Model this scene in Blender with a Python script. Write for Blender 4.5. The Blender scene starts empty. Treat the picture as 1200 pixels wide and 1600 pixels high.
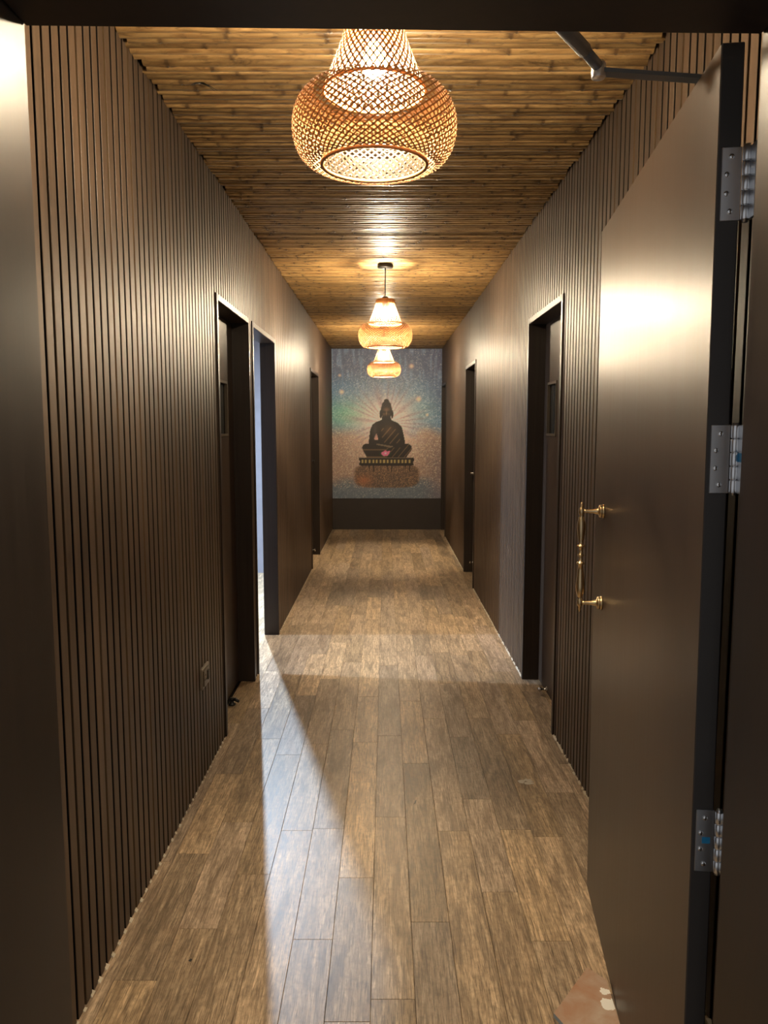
import bpy, bmesh, math, random
import numpy as np
from mathutils import Vector, Matrix

random.seed(7)
R = random.random
PI = math.pi
scene = bpy.context.scene
COL = scene.collection

# ------------------------------------------------------------------ camera, world, exposure
cam_d = bpy.data.cameras.new('camera')
cam = bpy.data.objects.new('camera', cam_d)
COL.objects.link(cam)
cam.location = (0.0, 0.0, 1.48)
cam.rotation_euler = (PI / 2 - math.atan(132 / 1200), 0.0, 0.0)
cam_d.sensor_fit = 'HORIZONTAL'
cam_d.sensor_width = 36.0
cam_d.lens = 36.0
cam_d.shift_x = -2 / 1200
cam_d.clip_start = 0.02
scene.camera = cam

world = bpy.data.worlds.new('world')
scene.world = world
world.use_nodes = True
world.node_tree.nodes['Background'].inputs[0].default_value = (0.97, 0.98, 1.0, 1)
world.node_tree.nodes['Background'].inputs[1].default_value = 0.24

scene.view_settings.view_transform = 'Standard'
scene.view_settings.look = 'None'
scene.view_settings.exposure = 0.48
scene.view_settings.gamma = 1.0
scene.view_settings.use_curve_mapping = False

BULB = 2400.0          # radiance of a pendant bulb
SPOT_NEAR = 150.0      # watts of the ceiling spot just inside the lit side room
SPOT_FAR = 1700.0       # watts of the ceiling spot deep in the lit side room

XL, XR = -0.770, 0.815      # slat fronts
CZ = 2.60                   # underside of bamboo
YE = 11.15                  # end wall
WT = 0.083                  # wall behind the slats
SD = 0.014                  # slat depth

# ------------------------------------------------------------------ materials
def new_mat(name):
    m = bpy.data.materials.new(name)
    m.use_nodes = True
    nt = m.node_tree
    return m, nt, nt.nodes['Principled BSDF']


def plain(name, col, rough=0.5, metal=0.0, spec=0.5, coat=0.0):
    m, nt, b = new_mat(name)
    n = nt.nodes.new('ShaderNodeTexNoise')
    n.inputs['Scale'].default_value = 9.0
    n.inputs['Detail'].default_value = 3.0
    tc = nt.nodes.new('ShaderNodeTexCoord')
    nt.links.new(tc.outputs['Object'], n.inputs['Vector'])
    mx = nt.nodes.new('ShaderNodeMix'); mx.data_type = 'RGBA'
    mx.inputs[6].default_value = (col[0] * .85, col[1] * .85, col[2] * .85, 1)
    mx.inputs[7].default_value = (min(1, col[0] * 1.15), min(1, col[1] * 1.15), min(1, col[2] * 1.15), 1)
    nt.links.new(n.outputs['Fac'], mx.inputs[0])
    nt.links.new(mx.outputs[2], b.inputs['Base Color'])
    b.inputs['Roughness'].default_value = rough
    b.inputs['Metallic'].default_value = metal
    b.inputs['Specular IOR Level'].default_value = spec
    b.inputs['Coat Weight'].default_value = coat
    return m


def ramp(nt, fac, stops):
    r = nt.nodes.new('ShaderNodeValToRGB')
    e = r.color_ramp.elements
    while len(e) < len(stops):
        e.new(0.5)
    for i, (p, c) in enumerate(stops):
        e[i].position = p
        e[i].color = (*c, 1)
    nt.links.new(fac, r.inputs['Fac'])
    return r.outputs['Color']


def math_node(nt, op, a, b=None, clamp=False):
    n = nt.nodes.new('ShaderNodeMath'); n.operation = op; n.use_clamp = clamp
    for i, v in enumerate((a, b)):
        if v is None:
            continue
        if isinstance(v, (int, float)):
            n.inputs[i].default_value = v
        else:
            nt.links.new(v, n.inputs[i])
    return n.outputs[0]


def coords(nt, scale, use_random=True, world_space=False):
    tc = nt.nodes.new('ShaderNodeTexCoord')
    src = tc.outputs['Object']
    if world_space:
        g = nt.nodes.new('ShaderNodeNewGeometry')
        src = g.outputs['Position']
    if use_random:
        oi = nt.nodes.new('ShaderNodeObjectInfo')
        ad = nt.nodes.new('ShaderNodeVectorMath'); ad.operation = 'ADD'
        ml = nt.nodes.new('ShaderNodeVectorMath'); ml.operation = 'SCALE'
        cb = nt.nodes.new('ShaderNodeCombineXYZ')
        for i in range(3):
            nt.links.new(oi.outputs['Random'], cb.inputs[i])
        nt.links.new(cb.outputs[0], ml.inputs[0])
        ml.inputs['Scale'].default_value = 37.0
        nt.links.new(src, ad.inputs[0]); nt.links.new(ml.outputs[0], ad.inputs[1])
        src = ad.outputs[0]
    mp = nt.nodes.new('ShaderNodeMapping')
    mp.inputs['Scale'].default_value = scale
    nt.links.new(src, mp.inputs['Vector'])
    return mp.outputs['Vector']


def noise(nt, vec, scale=1.0, detail=4.0, rough=0.55, dist=0.0):
    n = nt.nodes.new('ShaderNodeTexNoise')
    n.inputs['Scale'].default_value = scale
    n.inputs['Detail'].default_value = detail
    n.inputs['Roughness'].default_value = rough
    n.inputs['Distortion'].default_value = dist
    nt.links.new(vec, n.inputs['Vector'])
    return n.outputs['Fac']


def mix_col(nt, fac, a, b, mode='MIX'):
    m = nt.nodes.new('ShaderNodeMix'); m.data_type = 'RGBA'; m.blend_type = mode
    for i, v in ((0, fac), (6, a), (7, b)):
        if isinstance(v, (int, float)):
            m.inputs[i].default_value = v
        elif isinstance(v, tuple):
            m.inputs[i].default_value = (*v, 1)
        else:
            nt.links.new(v, m.inputs[i])
    return m.outputs[2]


def bump(nt, b, h, strength=0.2, dist=0.002):
    n = nt.nodes.new('ShaderNodeBump')
    n.inputs['Strength'].default_value = strength
    n.inputs['Distance'].default_value = dist
    nt.links.new(h, n.inputs['Height'])
    nt.links.new(n.outputs['Normal'], b.inputs['Normal'])


def wood_laminate(name, dark, light, rough=0.36, axis='Z', random_off=True, spec=0.5):
    m, nt, b = new_mat(name)
    sc = {'Z': (60, 60, 1.6), 'Y': (60, 1.6, 60), 'X': (1.6, 60, 60)}[axis]
    v = coords(nt, sc, random_off)
    f = noise(nt, v, 1.0, 5, 0.6, 0.4)
    v2 = coords(nt, tuple(s * 0.12 for s in sc), random_off)
    g = noise(nt, v2, 1.0, 3, 0.5)
    c = ramp(nt, f, [(0.25, dark), (0.75, light)])
    c = mix_col(nt, math_node(nt, 'MULTIPLY', g, 0.5), c, tuple(x * 0.6 for x in dark))
    if random_off:
        oi = nt.nodes.new('ShaderNodeObjectInfo')
        k = math_node(nt, 'ADD', math_node(nt, 'MULTIPLY', oi.outputs['Random'], 0.30), 0.85)
        hs = nt.nodes.new('ShaderNodeHueSaturation')
        nt.links.new(k, hs.inputs['Value']); nt.links.new(c, hs.inputs['Color'])
        c = hs.outputs['Color']
    nt.links.new(c, b.inputs['Base Color'])
    rr = math_node(nt, 'ADD', math_node(nt, 'MULTIPLY', f, 0.10), rough - 0.05)
    nt.links.new(rr, b.inputs['Roughness'])
    b.inputs['Specular IOR Level'].default_value = spec
    bump(nt, b, f, 0.06, 0.001)
    return m


M = {}
M['slat'] = wood_laminate('dark slat laminate', (0.064, 0.040, 0.025), (0.122, 0.079, 0.051), 0.47, spec=0.28)
M['groove'] = plain('black groove lacquer', (0.006, 0.005, 0.004), 0.7, spec=0.2)
M['slat_edge'] = wood_laminate('bare slat edge', (0.10, 0.06, 0.03), (0.17, 0.11, 0.055), 0.32)
M['leaf'] = wood_laminate('door laminate', (0.044, 0.028, 0.019), (0.076, 0.050, 0.034), 0.36, random_off=False, spec=0.16)
M['frame'] = wood_laminate('frame laminate', (0.026, 0.018, 0.014), (0.046, 0.032, 0.024), 0.40, random_off=False, spec=0.26)
M['reveal'] = M['frame']
M['edge_dark'] = plain('black door edge', (0.055, 0.047, 0.042), 0.5)
M['steel'] = plain('brushed steel', (0.80, 0.81, 0.83), 0.30, 1.0)
M['brass'] = plain('aged brass', (0.86, 0.66, 0.38), 0.33, 1.0)
M['closer'] = plain('grey painted arm', (0.14, 0.155, 0.17), 0.42)
M['black'] = plain('black plastic', (0.012, 0.011, 0.010), 0.45)
M['chrome'] = plain('chrome', (0.75, 0.75, 0.75), 0.2, 1.0)
M['blue'] = plain('blue sticker', (0.02, 0.25, 0.50), 0.4)
M['glass'] = plain('smoked glass', (0.016, 0.018, 0.018), 0.08, spec=0.6)
M['bead'] = wood_laminate('bead laminate', (0.07, 0.05, 0.03), (0.12, 0.09, 0.06), 0.35, random_off=False)
M['socket'] = plain('grey brown socket plate', (0.20, 0.165, 0.125), 0.4)
M['filler'] = plain('white filler', (0.52, 0.46, 0.36), 0.8)
M['backing'] = plain('black backing', (0.008, 0.006, 0.005), 0.9, spec=0.1)
M['paint_wall'] = plain('pale painted wall', (0.180, 0.168, 0.185), 0.7)
M['paint_dark'] = plain('dark painted wall', (0.03, 0.027, 0.025), 0.7)
M['skirt'] = plain('dark brown skirting panel', (0.030, 0.021, 0.018), 0.5)
M['scuff'] = plain('dried white paint', (0.50, 0.46, 0.40), 0.8)
M['cord'] = plain('black cord', (0.01, 0.009, 0.008), 0.5)
M['rim'] = plain('bamboo rim', (0.42, 0.20, 0.07), 0.45)


def mat_floor():
    m, nt, b = new_mat('weathered oak planks')
    v = coords(nt, (170, 9, 1))
    fib = noise(nt, v, 1.0, 6, 0.72, 0.9)
    pore = noise(nt, coords(nt, (420, 16, 1)), 1.0, 2, 0.5, 0.3)
    v2 = coords(nt, (22, 3.0, 1))
    broad = noise(nt, v2, 1.0, 4, 0.6, 1.0)
    v3 = coords(nt, (55, 55, 1))
    saw = noise(nt, v3, 1.0, 4, 0.7)
    oi = nt.nodes.new('ShaderNodeObjectInfo')
    c1 = ramp(nt, fib, [(0.32, (0.13, 0.083, 0.044)), (0.5, (0.42, 0.295, 0.170)), (0.66, (0.64, 0.48, 0.30))])
    c2 = ramp(nt, fib, [(0.32, (0.13, 0.095, 0.066)), (0.5, (0.35, 0.262, 0.190)), (0.66, (0.53, 0.42, 0.315))])
    c = mix_col(nt, oi.outputs['Random'], c1, c2)
    c = mix_col(nt, ramp(nt, broad, [(0.42, (0, 0, 0)), (0.70, (0.75, 0.75, 0.75))]), c, (0.085, 0.055, 0.032))
    c = mix_col(nt, ramp(nt, saw, [(0.45, (0, 0, 0)), (0.75, (0.55, 0.55, 0.55))]), c, (0.10, 0.070, 0.045))
    c = mix_col(nt, ramp(nt, pore, [(0.54, (0, 0, 0)), (0.66, (0.7, 0.7, 0.7))]), c, (0.075, 0.048, 0.028))
    k = math_node(nt, 'ADD', math_node(nt, 'MULTIPLY', math_node(nt, 'FRACT', math_node(nt, 'MULTIPLY', oi.outputs['Random'], 7.13)), 0.72), 0.84)
    hs = nt.nodes.new('ShaderNodeHueSaturation')
    nt.links.new(k, hs.inputs['Value']); nt.links.new(c, hs.inputs['Color'])
    nt.links.new(hs.outputs['Color'], b.inputs['Base Color'])
    rr = math_node(nt, 'ADD', math_node(nt, 'MULTIPLY', fib, 0.14), 0.37)
    nt.links.new(rr, b.inputs['Roughness'])
    b.inputs['Specular IOR Level'].default_value = 0.5
    bump(nt, b, fib, 0.12, 0.001)
    return m


M['plank'] = mat_floor()


def mat_bamboo():
    m, nt, b = new_mat('varnished bamboo')
    v = coords(nt, (4.5, 0.7, 0.7))
    f = noise(nt, v, 1.0, 5, 0.65, 1.2)
    v2 = coords(nt, (16, 0.9, 0.9))
    blot = noise(nt, v2, 1.0, 5, 0.65, 0.8)
    oi = nt.nodes.new('ShaderNodeObjectInfo')
    c = ramp(nt, f, [(0.28, (0.115, 0.058, 0.022)), (0.45, (0.30, 0.175, 0.066)), (0.72, (0.50, 0.325, 0.135))])
    c = mix_col(nt, ramp(nt, blot, [(0.52, (0, 0, 0)), (0.74, (0.85, 0.85, 0.85))]), c, (0.040, 0.020, 0.010))
    at = nt.nodes.new('ShaderNodeAttribute'); at.attribute_name = 'node'
    c = mix_col(nt, math_node(nt, 'MULTIPLY', at.outputs['Fac'], 0.75), c, (0.045, 0.022, 0.011))
    k = math_node(nt, 'ADD', math_node(nt, 'MULTIPLY', oi.outputs['Random'], 0.75), 0.55)
    hs = nt.nodes.new('ShaderNodeHueSaturation')
    nt.links.new(k, hs.inputs['Value']); nt.links.new(c, hs.inputs['Color'])
    nt.links.new(hs.outputs['Color'], b.inputs['Base Color'])
    b.inputs['Roughness'].default_value = 0.42
    b.inputs['Specular IOR Level'].default_value = 0.35
    b.inputs['Coat Weight'].default_value = 0.22
    b.inputs['Coat Roughness'].default_value = 0.22
    bump(nt, b, f, 0.15, 0.001)
    return m


M['bamboo'] = mat_bamboo()


def mat_strip(name, col, trans, amount):
    m, nt, b = new_mat(name)
    v = coords(nt, (60, 60, 60), False)
    f = noise(nt, v, 1.0, 3)
    c = ramp(nt, f, [(0.3, tuple(x * 0.7 for x in col)), (0.7, col)])
    nt.links.new(c, b.inputs['Base Color'])
    b.inputs['Roughness'].default_value = 0.5
    tr = nt.nodes.new('ShaderNodeBsdfTranslucent')
    tr.inputs['Color'].default_value = (*trans, 1)
    mx = nt.nodes.new('ShaderNodeMixShader'); mx.inputs[0].default_value = amount
    nt.links.new(b.outputs[0], mx.inputs[1]); nt.links.new(tr.outputs[0], mx.inputs[2])
    nt.links.new(mx.outputs[0], nt.nodes['Material Output'].inputs['Surface'])
    return m


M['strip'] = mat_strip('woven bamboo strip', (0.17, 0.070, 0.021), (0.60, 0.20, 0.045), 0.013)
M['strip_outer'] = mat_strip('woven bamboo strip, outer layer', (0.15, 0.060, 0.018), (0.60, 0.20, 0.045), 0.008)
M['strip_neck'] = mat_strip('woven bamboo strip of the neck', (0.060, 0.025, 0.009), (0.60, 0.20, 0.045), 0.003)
M['lattice'] = mat_strip('pale inner lattice strip', (0.019, 0.016, 0.0098), (0.8, 0.50, 0.20), 0.10)


def mat_bulb(k):
    m = bpy.data.materials.new('glowing bulb')
    m.use_nodes = True
    nt = m.node_tree
    nt.nodes.remove(nt.nodes['Principled BSDF'])
    e = nt.nodes.new('ShaderNodeEmission')
    e.inputs['Color'].default_value = (1.0, 0.82, 0.56, 1)
    e.inputs['Strength'].default_value = BULB * k
    nt.links.new(e.outputs[0], nt.nodes['Material Output'].inputs['Surface'])
    return m


M['bulb'] = mat_bulb(1.0)
M['bulb_strong'] = mat_bulb(1.5)


def mat_tile():
    m, nt, b = new_mat('broken clay tile')
    v = coords(nt, (14, 14, 14), False)
    f = noise(nt, v, 1.0, 5, 0.6, 0.5)
    c = ramp(nt, f, [(0.3, (0.40, 0.19, 0.10)), (0.48, (0.42, 0.27, 0.185)), (0.72, (0.47, 0.36, 0.28))])
    tc = nt.nodes.new('ShaderNodeTexCoord')
    fine = noise(nt, coords(nt, (60, 60, 60), False), 1.0, 4, 0.7)
    for (x, y, r) in ((0.150, 0.075, 0.013), (0.148, 0.030, 0.021), (0.160, 0.035, 0.012)):
        d = nt.nodes.new('ShaderNodeVectorMath'); d.operation = 'DISTANCE'
        nt.links.new(tc.outputs['Object'], d.inputs[0])
        d.inputs[1].default_value = (x, y, 0.012)
        dd = math_node(nt, 'ADD', d.outputs['Value'], math_node(nt, 'MULTIPLY', fine, 0.030))
        fac = math_node(nt, 'LESS_THAN', dd, r + 0.015)
        c = mix_col(nt, fac, c, (0.85, 0.83, 0.78))
    nt.links.new(c, b.inputs['Base Color'])
    b.inputs['Roughness'].default_value = 0.75
    bump(nt, b, f, 0.3, 0.002)
    return m


M['tile'] = mat_tile()
M['tile_side'] = plain('grey tile side', (0.34, 0.42, 0.50), 0.8)

# ------------------------------------------------------------------ mesh helpers
class MB:
    def __init__(self):
        self.v = []; self.f = []; self.mi = []; self.sm = []

    def add(self, vs, fs, mat=0, smooth=False):
        o = len(self.v)
        self.v += [tuple(p) for p in vs]
        self.f += [tuple(i + o for i in f) for f in fs]
        self.mi += [mat] * len(fs); self.sm += [smooth] * len(fs)

    def box(self, x0, x1, y0, y1, z0, z1, mat=0):
        vs = [(x0, y0, z0), (x1, y0, z0), (x1, y1, z0), (x0, y1, z0), (x0, y0, z1), (x1, y0, z1), (x1, y1, z1), (x0, y1, z1)]
        self.add(vs, [(0, 3, 2, 1), (4, 5, 6, 7), (0, 1, 5, 4), (1, 2, 6, 5), (2, 3, 7, 6), (3, 0, 4, 7)], mat)

    def bbox(self, x0, x1, y0, y1, z0, z1, b=0.002, mat=0):
        """box with all edges chamfered"""
        bm = bmesh.new()
        bmesh.ops.create_cube(bm, size=1.0)
        for v in bm.verts:
            v.co = Vector(((x0 + x1) / 2 + v.co.x * (x1 - x0), (y0 + y1) / 2 + v.co.y * (y1 - y0), (z0 + z1) / 2 + v.co.z * (z1 - z0)))
        bmesh.ops.bevel(bm, geom=list(bm.edges), offset=b, segments=1, affect='EDGES')
        bm.verts.index_update()
        self.add([v.co for v in bm.verts], [[v.index for v in f.verts] for f in bm.faces], mat)
        bm.free()

    def lathe(self, prof, n=24, axis='Z', origin=(0, 0, 0), mat=0, smooth=True, cap=True):
        vs = []; fs = []
        for (r, z) in prof:
            for k in range(n):
                a = 2 * PI * k / n
                p = (r * math.cos(a), r * math.sin(a), z)
                if axis == 'X':
                    p = (p[2], p[0], p[1])
                elif axis == 'Y':
                    p = (p[0], p[2], -p[1])
                vs.append((p[0] + origin[0], p[1] + origin[1], p[2] + origin[2]))
        for i in range(len(prof) - 1):
            for k in range(n):
                k2 = (k + 1) % n
                fs.append((i * n + k, i * n + k2, (i + 1) * n + k2, (i + 1) * n + k))
        if cap:
            fs.append(tuple(reversed(range(n))))
            fs.append(tuple((len(prof) - 1) * n + k for k in range(n)))
        self.add(vs, fs, mat, smooth)

    def tube(self, pts, r, n=10, mat=0, cap=True):
        pts = [Vector(p) for p in pts]
        rs = r if isinstance(r, (list, tuple)) else [r] * len(pts)
        vs = []; fs = []
        t0 = (pts[1] - pts[0]).normalized()
        up = Vector((0, 0, 1)) if abs(t0.z) < 0.9 else Vector((1, 0, 0))
        for i, p in enumerate(pts):
            t = (pts[min(i + 1, len(pts) - 1)] - pts[max(i - 1, 0)]).normalized()
            a = t.cross(up).normalized(); b = a.cross(t)
            for k in range(n):
                an = 2 * PI * k / n
                vs.append(p + (a * math.cos(an) + b * math.sin(an)) * rs[i])
        for i in range(len(pts) - 1):
            for k in range(n):
                k2 = (k + 1) % n
                fs.append((i * n + k, (i + 1) * n + k, (i + 1) * n + k2, i * n + k2))
        if cap:
            fs.append(tuple(range(n)))
            fs.append(tuple(reversed([(len(pts) - 1) * n + k for k in range(n)])))
        self.add(vs, fs, mat, True)

    def prism(self, poly, z0, z1, mat=0, side=None):
        n = len(poly)
        vs = [(x, y, z0) for x, y in poly] + [(x, y, z1) for x, y in poly]
        self.add(vs, [tuple(reversed(range(n))), tuple(range(n, 2 * n))], mat)
        self.add(vs, [(i, (i + 1) % n, n + (i + 1) % n, n + i) for i in range(n)], mat if side is None else side)

    def mesh(self, name, mats):
        me = bpy.data.meshes.new(name)
        me.from_pydata(self.v, [], self.f)
        for m in (mats if isinstance(mats, (list, tuple)) else [mats]):
            me.materials.append(m)
        me.polygons.foreach_set('material_index', self.mi)
        me.polygons.foreach_set('use_smooth', self.sm)
        me.update()
        return me

    def obj(self, name, mats, parent=None, loc=(0, 0, 0)):
        return link(name, self.mesh(name, mats), parent, loc)


def link(name, me, parent=None, loc=(0, 0, 0)):
    o = bpy.data.objects.new(name, me)
    COL.objects.link(o)
    o.parent = parent
    o.location = loc
    return o


def tag(o, label=None, cat=None, group=None, kind=None):
    if label: o['label'] = label
    if cat: o['category'] = cat
    if group: o['group'] = group
    if kind: o['kind'] = kind
    return o


def empty(name, loc=(0, 0, 0), rot=(0, 0, 0)):
    o = bpy.data.objects.new(name, None)
    COL.objects.link(o)
    o.location = loc; o.rotation_euler = rot
    o.empty_display_size = 0.1
    return o


def copy_tree(o, parent=None):
    c = o.copy(); COL.objects.link(c); c.parent = parent
    for ch in list(o.children):
        copy_tree(ch, c)
    return c


# ------------------------------------------------------------------ floor
PW, GAP = 0.1155, 0.0008
m = MB(); m.box(-0.965, 0.985, -0.4, YE + 0.05, -0.06, -0.004)
floor = tag(m.obj('floor', M['backing']), 'brown weathered wood plank floor running down the corridor', 'floor', kind='structure')
plank_me = {}
for L in (0.62, 0.78, 0.94, 1.10):
    m = MB()
    m.bbox(-PW / 2 + GAP / 2, PW / 2 - GAP / 2, 0, L - GAP, -0.006, 0.0, 0.0008)
    plank_me[L] = m.mesh('plank', M['plank'])
for i in range(17):
    x = 0.02 + (i - 8) * PW
    outer = x < XL - 0.02 or x > XR + 0.02
    if outer and not (-0.89 < x < 0.96):
        continue
    y = 0.9 + (0.3 if outer else -R() * 0.9)
    while y < YE - 0.02:
        L = random.choice(list(plank_me))
        link('plank', plank_me[L], floor, (x, y, 0))
        y += L
# dried paint marks and nicks on the planks
def smear(cx, cy, w, h, n=9):
    mb = MB()
    for q in range(5):
        ox, oy = (R() - .5) * w, (R() - .5) * h
        poly = [(cx + ox + math.cos(a) * w * .28 * (.4 + R()), cy + oy + math.sin(a) * h * .25 * (.4 + R())) for a in [2 * PI * k / n for k in range(n)]]
        mb.prism(poly, 0.0, 0.0006 + 0.0001 * q)
    return mb.obj('paint_smear', M['scuff'], floor)
smear(0.585, 3.07, 0.055, 0.06)
mb = MB()
mb.prism([(0.112, 2.89), (0.121, 2.90), (0.126, 2.93), (0.118, 2.915)], 0, 0.0006); mb.obj('nick', M['black'], floor)
mb = MB()
mb.prism([(-0.55, 1.995), (-0.543, 1.99), (-0.54, 2.0), (-0.546, 2.003)], 0, 0.0006); mb.obj('nick', M['black'], floor)

# ------------------------------------------------------------------ corridor walls with slats
OPEN = {-1: [(3.555, 4.40), (4.495, 5.415), (7.96, 8.92)], 1: [(3.575, 4.435), (6.975, 7.84), (10.36, 11.125)]}
HEAD = 2.088
FT = 0.032            # lining board
def build_wall(side, name, label):
    xf = XL if side < 0 else XR
    s = -side                    # direction out of the wall into the corridor
    xb0, xb1 = xf - s * SD, xf - s * (SD + WT)
    lo, hi = min(xb0, xb1), max(xb0, xb1)
    m = MB(); y = 1.20
    for a, b in OPEN[side]:
        m.box(lo, hi, y, a, 0, CZ + 0.06)
        m.box(lo, hi, a, b, HEAD, CZ + 0.06)
        y = b
    m.box(lo, hi, y, YE + 0.05, 0, CZ + 0.06)
    w = tag(m.obj(name, M['groove']), label, 'wall', kind='structure')
    cache = {}
    def slat(y0, y1, z0, edge):
        key = (round(y1 - y0, 4), round(z0, 3), edge)
        if key not in cache:
            W = y1 - y0; c = 0.0012; H = CZ + 0.02 - z0
            pts = [(0, 0), (SD - c, 0), (SD, c), (SD, W - c), (SD - c, W), (0, W)]
            if s < 0:
                pts = [(-px, py) for px, py in pts]
            vs = [(px, py, 0) for px, py in pts] + [(px, py, H) for px, py in pts]
            mb = MB()
            for i in range(5):
                f = (i, i + 1, i + 7, i + 6) if s < 0 else (i + 6, i + 7, i + 1, i)
                mb.add(vs, [tuple(reversed(f))], 0 if 1 <= i <= 3 else (2 if (edge and i == 0) else 1))
            mb.add(vs, [(0, 1, 2, 3, 4, 5)], 1)
            cache[key] = mb.mesh('slat', [M['slat'], M['groove'], M['slat_edge']])
        link('slat', cache[key], w, (xb0, y0, z0))
    P, SW = 0.0505, 0.0375
    k = 0; y = 1.225
    while y < YE - 0.02:
        a0, b0 = y, min(y + SW, YE - 0.005)
        pieces = [(a0, b0, 0.0)]
        for a, b in OPEN[side]:
            if b0 <= a or a0 >= b:
                continue
            if a0 >= a and b0 <= b:
                pieces = [(a0, b0, HEAD)]
            elif a0 < a:
                pieces = [(a0, a, 0.0), (a, b0, HEAD)]
            else:
                pieces = [(b, b0, 0.0), (a0, b, HEAD)]
        for p0, p1, z0 in pieces:
            if p1 - p0 > 0.006:
                slat(p0, p1, z0, k % 4 == 0)
        y += P; k += 1
    # ragged filler squeezed out along the floor line
    mb = MB(); y = 1.3; xx = xf + s * 0.001
    rnd = random.Random(3 + side)
    while y < YE - 0.1:
        if not any(a - 0.01 < y < b + 0.01 for a, b in OPEN[side]):
            L = 0.012 + rnd.random() * (0.012 if side < 0 else 0.05)
            hgt = 0.004 + rnd.random() * (0.006 if side < 0 else 0.008)
            x0, x1 = xx - s * 0.004, xx + s * (0.003 + 0.004 * rnd.random())
            mb.add([(x0, y, 0), (x1, y, 0), (x1, y + L, 0), (x0, y + L, 0), (x0, y + L * .2, hgt), (x0, y + L * .8, hgt)],
                   [(0, 1, 4), (1, 2, 5, 4), (2, 3, 5), (0, 4, 5, 3)])
        y += P if side < 0 else 0.045
    f = mb.obj('filler_line', M['filler'], w); f['kind'] = 'stuff'
    return w


wall_left = build_wall(-1, 'wall_left', 'left corridor wall clad in dark brown vertical slats')
wall_right = build_wall(1, 'wall_right', 'right corridor wall clad in dark brown vertical slats')

# door linings
tn = 0
def lining(side, a, b, label):
    global tn
    tn += 1
    xf = XL if side < 0 else XR
    s = -side
    x0, x1 = sorted((xf + s * 0.008, xf - s * (SD + WT)))
    root = empty('trim_%d' % tn, ((x0 + x1) / 2, (a + b) / 2, 0))
    tag(root, label, 'door frame', kind='structure')
    cx, cy = (x0 + x1) / 2, (a + b) / 2
    for y0, y1, z0, z1, nm in ((a, a + FT, 0, HEAD, 'jamb'), (b - FT, b, 0, HEAD, 'jamb'), (a + FT, b - FT, HEAD - FT, HEAD, 'head')):
        m = MB(); m.bbox(x0 - cx, x1 - cx, y0 - cy, y1 - cy, z0, z1, 0.0025)
        m.obj(nm, M['frame'], root)
    return root


lining(-1, *OPEN[-1][0], 'dark door frame, nearest on the left wall, beside the wall socket')
lining(-1, *OPEN[-1][1], 'dark door frame on the left wall, open, with daylight coming through')
lining(-1, *OPEN[-1][2], 'dark door frame farthest along the left wall')
lining(1, *OPEN[1][0], 'dark door frame on the right wall just past the open entrance door')
lining(1, *OPEN[1][1], 'dark door frame halfway along the right wall')
lining(1, *OPEN[1][2], 'dark door frame in the far right corner beside the mural')

# ------------------------------------------------------------------ inner doors (recessed leaves)
dn = 1
def inner_door(side, a, b, label, window=None, knob=None, stop=None):
    """window = (y0, y1, z0, z1); knob = (y, z)"""
    global dn
    dn += 1
    xf = XL if side < 0 else XR
    s = -side
    fx = xf - s * 0.088           # front face of the leaf
    y0, y1, z0, z1 = a + FT + 0.003, b - FT - 0.003, 0.006, HEAD - FT - 0.003
    root = empty('door_%d' % dn, (fx, (y0 + y1) / 2, 0))
    tag(root, label, 'door', kind='structure')
    cy = (y0 + y1) / 2
    X0, X1 = sorted((0.0, -s * 0.036))
    m = MB()
    if window:
        w0, w1, v0, v1 = window
        m.box(X0, X1, y0 - cy, w0 - cy, z0, z1); m.box(X0, X1, w1 - cy, y1 - cy, z0, z1)
        m.box(X0, X1, w0 - cy, w1 - cy, z0, v0); m.box(X0, X1, w0 - cy, w1 - cy, v1, z1)
    else:
        m.bbox(X0, X1, y0 - cy, y1 - cy, z0, z1, 0.002)
    m.obj('leaf', M['leaf'], root)
    if window:
        g = MB(); gx0, gx1 = sorted((-s * 0.014, -s * 0.020))
        g.box(gx0, gx1, w0 - cy, w1 - cy, v0, v1)
        pane = g.obj('pane', M['glass'], root)
        t = 0.014
        f = MB(); fx0, fx1 = sorted((s * 0.005, -s * 0.013))
        for q in ((w0 - t / 2, w0 + t / 2, v0 - t / 2, v1 + t / 2), (w1 - t / 2, w1 + t / 2, v0 - t / 2, v1 + t / 2),
                  (w0 + t / 2, w1 - t / 2, v0 - t / 2, v0 + t / 2), (w0 + t / 2, w1 - t / 2, v1 - t / 2, v1 + t / 2)):
            f.bbox(fx0, fx1, q[0] - cy, q[1] - cy, q[2], q[3], 0.001)
        f.obj('glazing_bead', M['bead'], root)
    if knob:
        ky, kz, mt, dirn = knob
        k = MB()
        k.lathe([(0.026, 0), (0.026, 0.006), (0.011, 0.010), (0.010, 0.045)], 14, 'X')
        vs = [(p[0] * s, p[1] + ky - cy, p[2] + kz) for p in k.v]
        k.v = vs
        if s < 0:
            k.f = [tuple(reversed(f)) for f in k.f]
        k.tube([(s * 0.042, ky - cy - 0.008 * dirn, kz), (s * 0.044, ky - cy + 0.05 * dirn, kz + 0.002), (s * 0.040, ky - cy + 0.11 * dirn, kz)], [0.009, 0.0085, 0.007], 8)
        k.obj('lever_handle', M[mt], root)
    if stop:
        ky, kz = stop
        k = MB()
        k.lathe([(0.016, 0), (0.016, 0.004), (0.007, 0.008), (0.007, 0.032), (0.013, 0.034), (0.013, 0.046), (0.010, 0.050)], 14, 'X')
        k.v = [(p[0] * s, p[1] + ky - cy, p[2] + kz) for p in k.v]
        if s < 0:
            k.f = [tuple(reversed(f)) for f in k.f]
        k.obj('bumper', M['chrome'], root)
    return root


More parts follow.
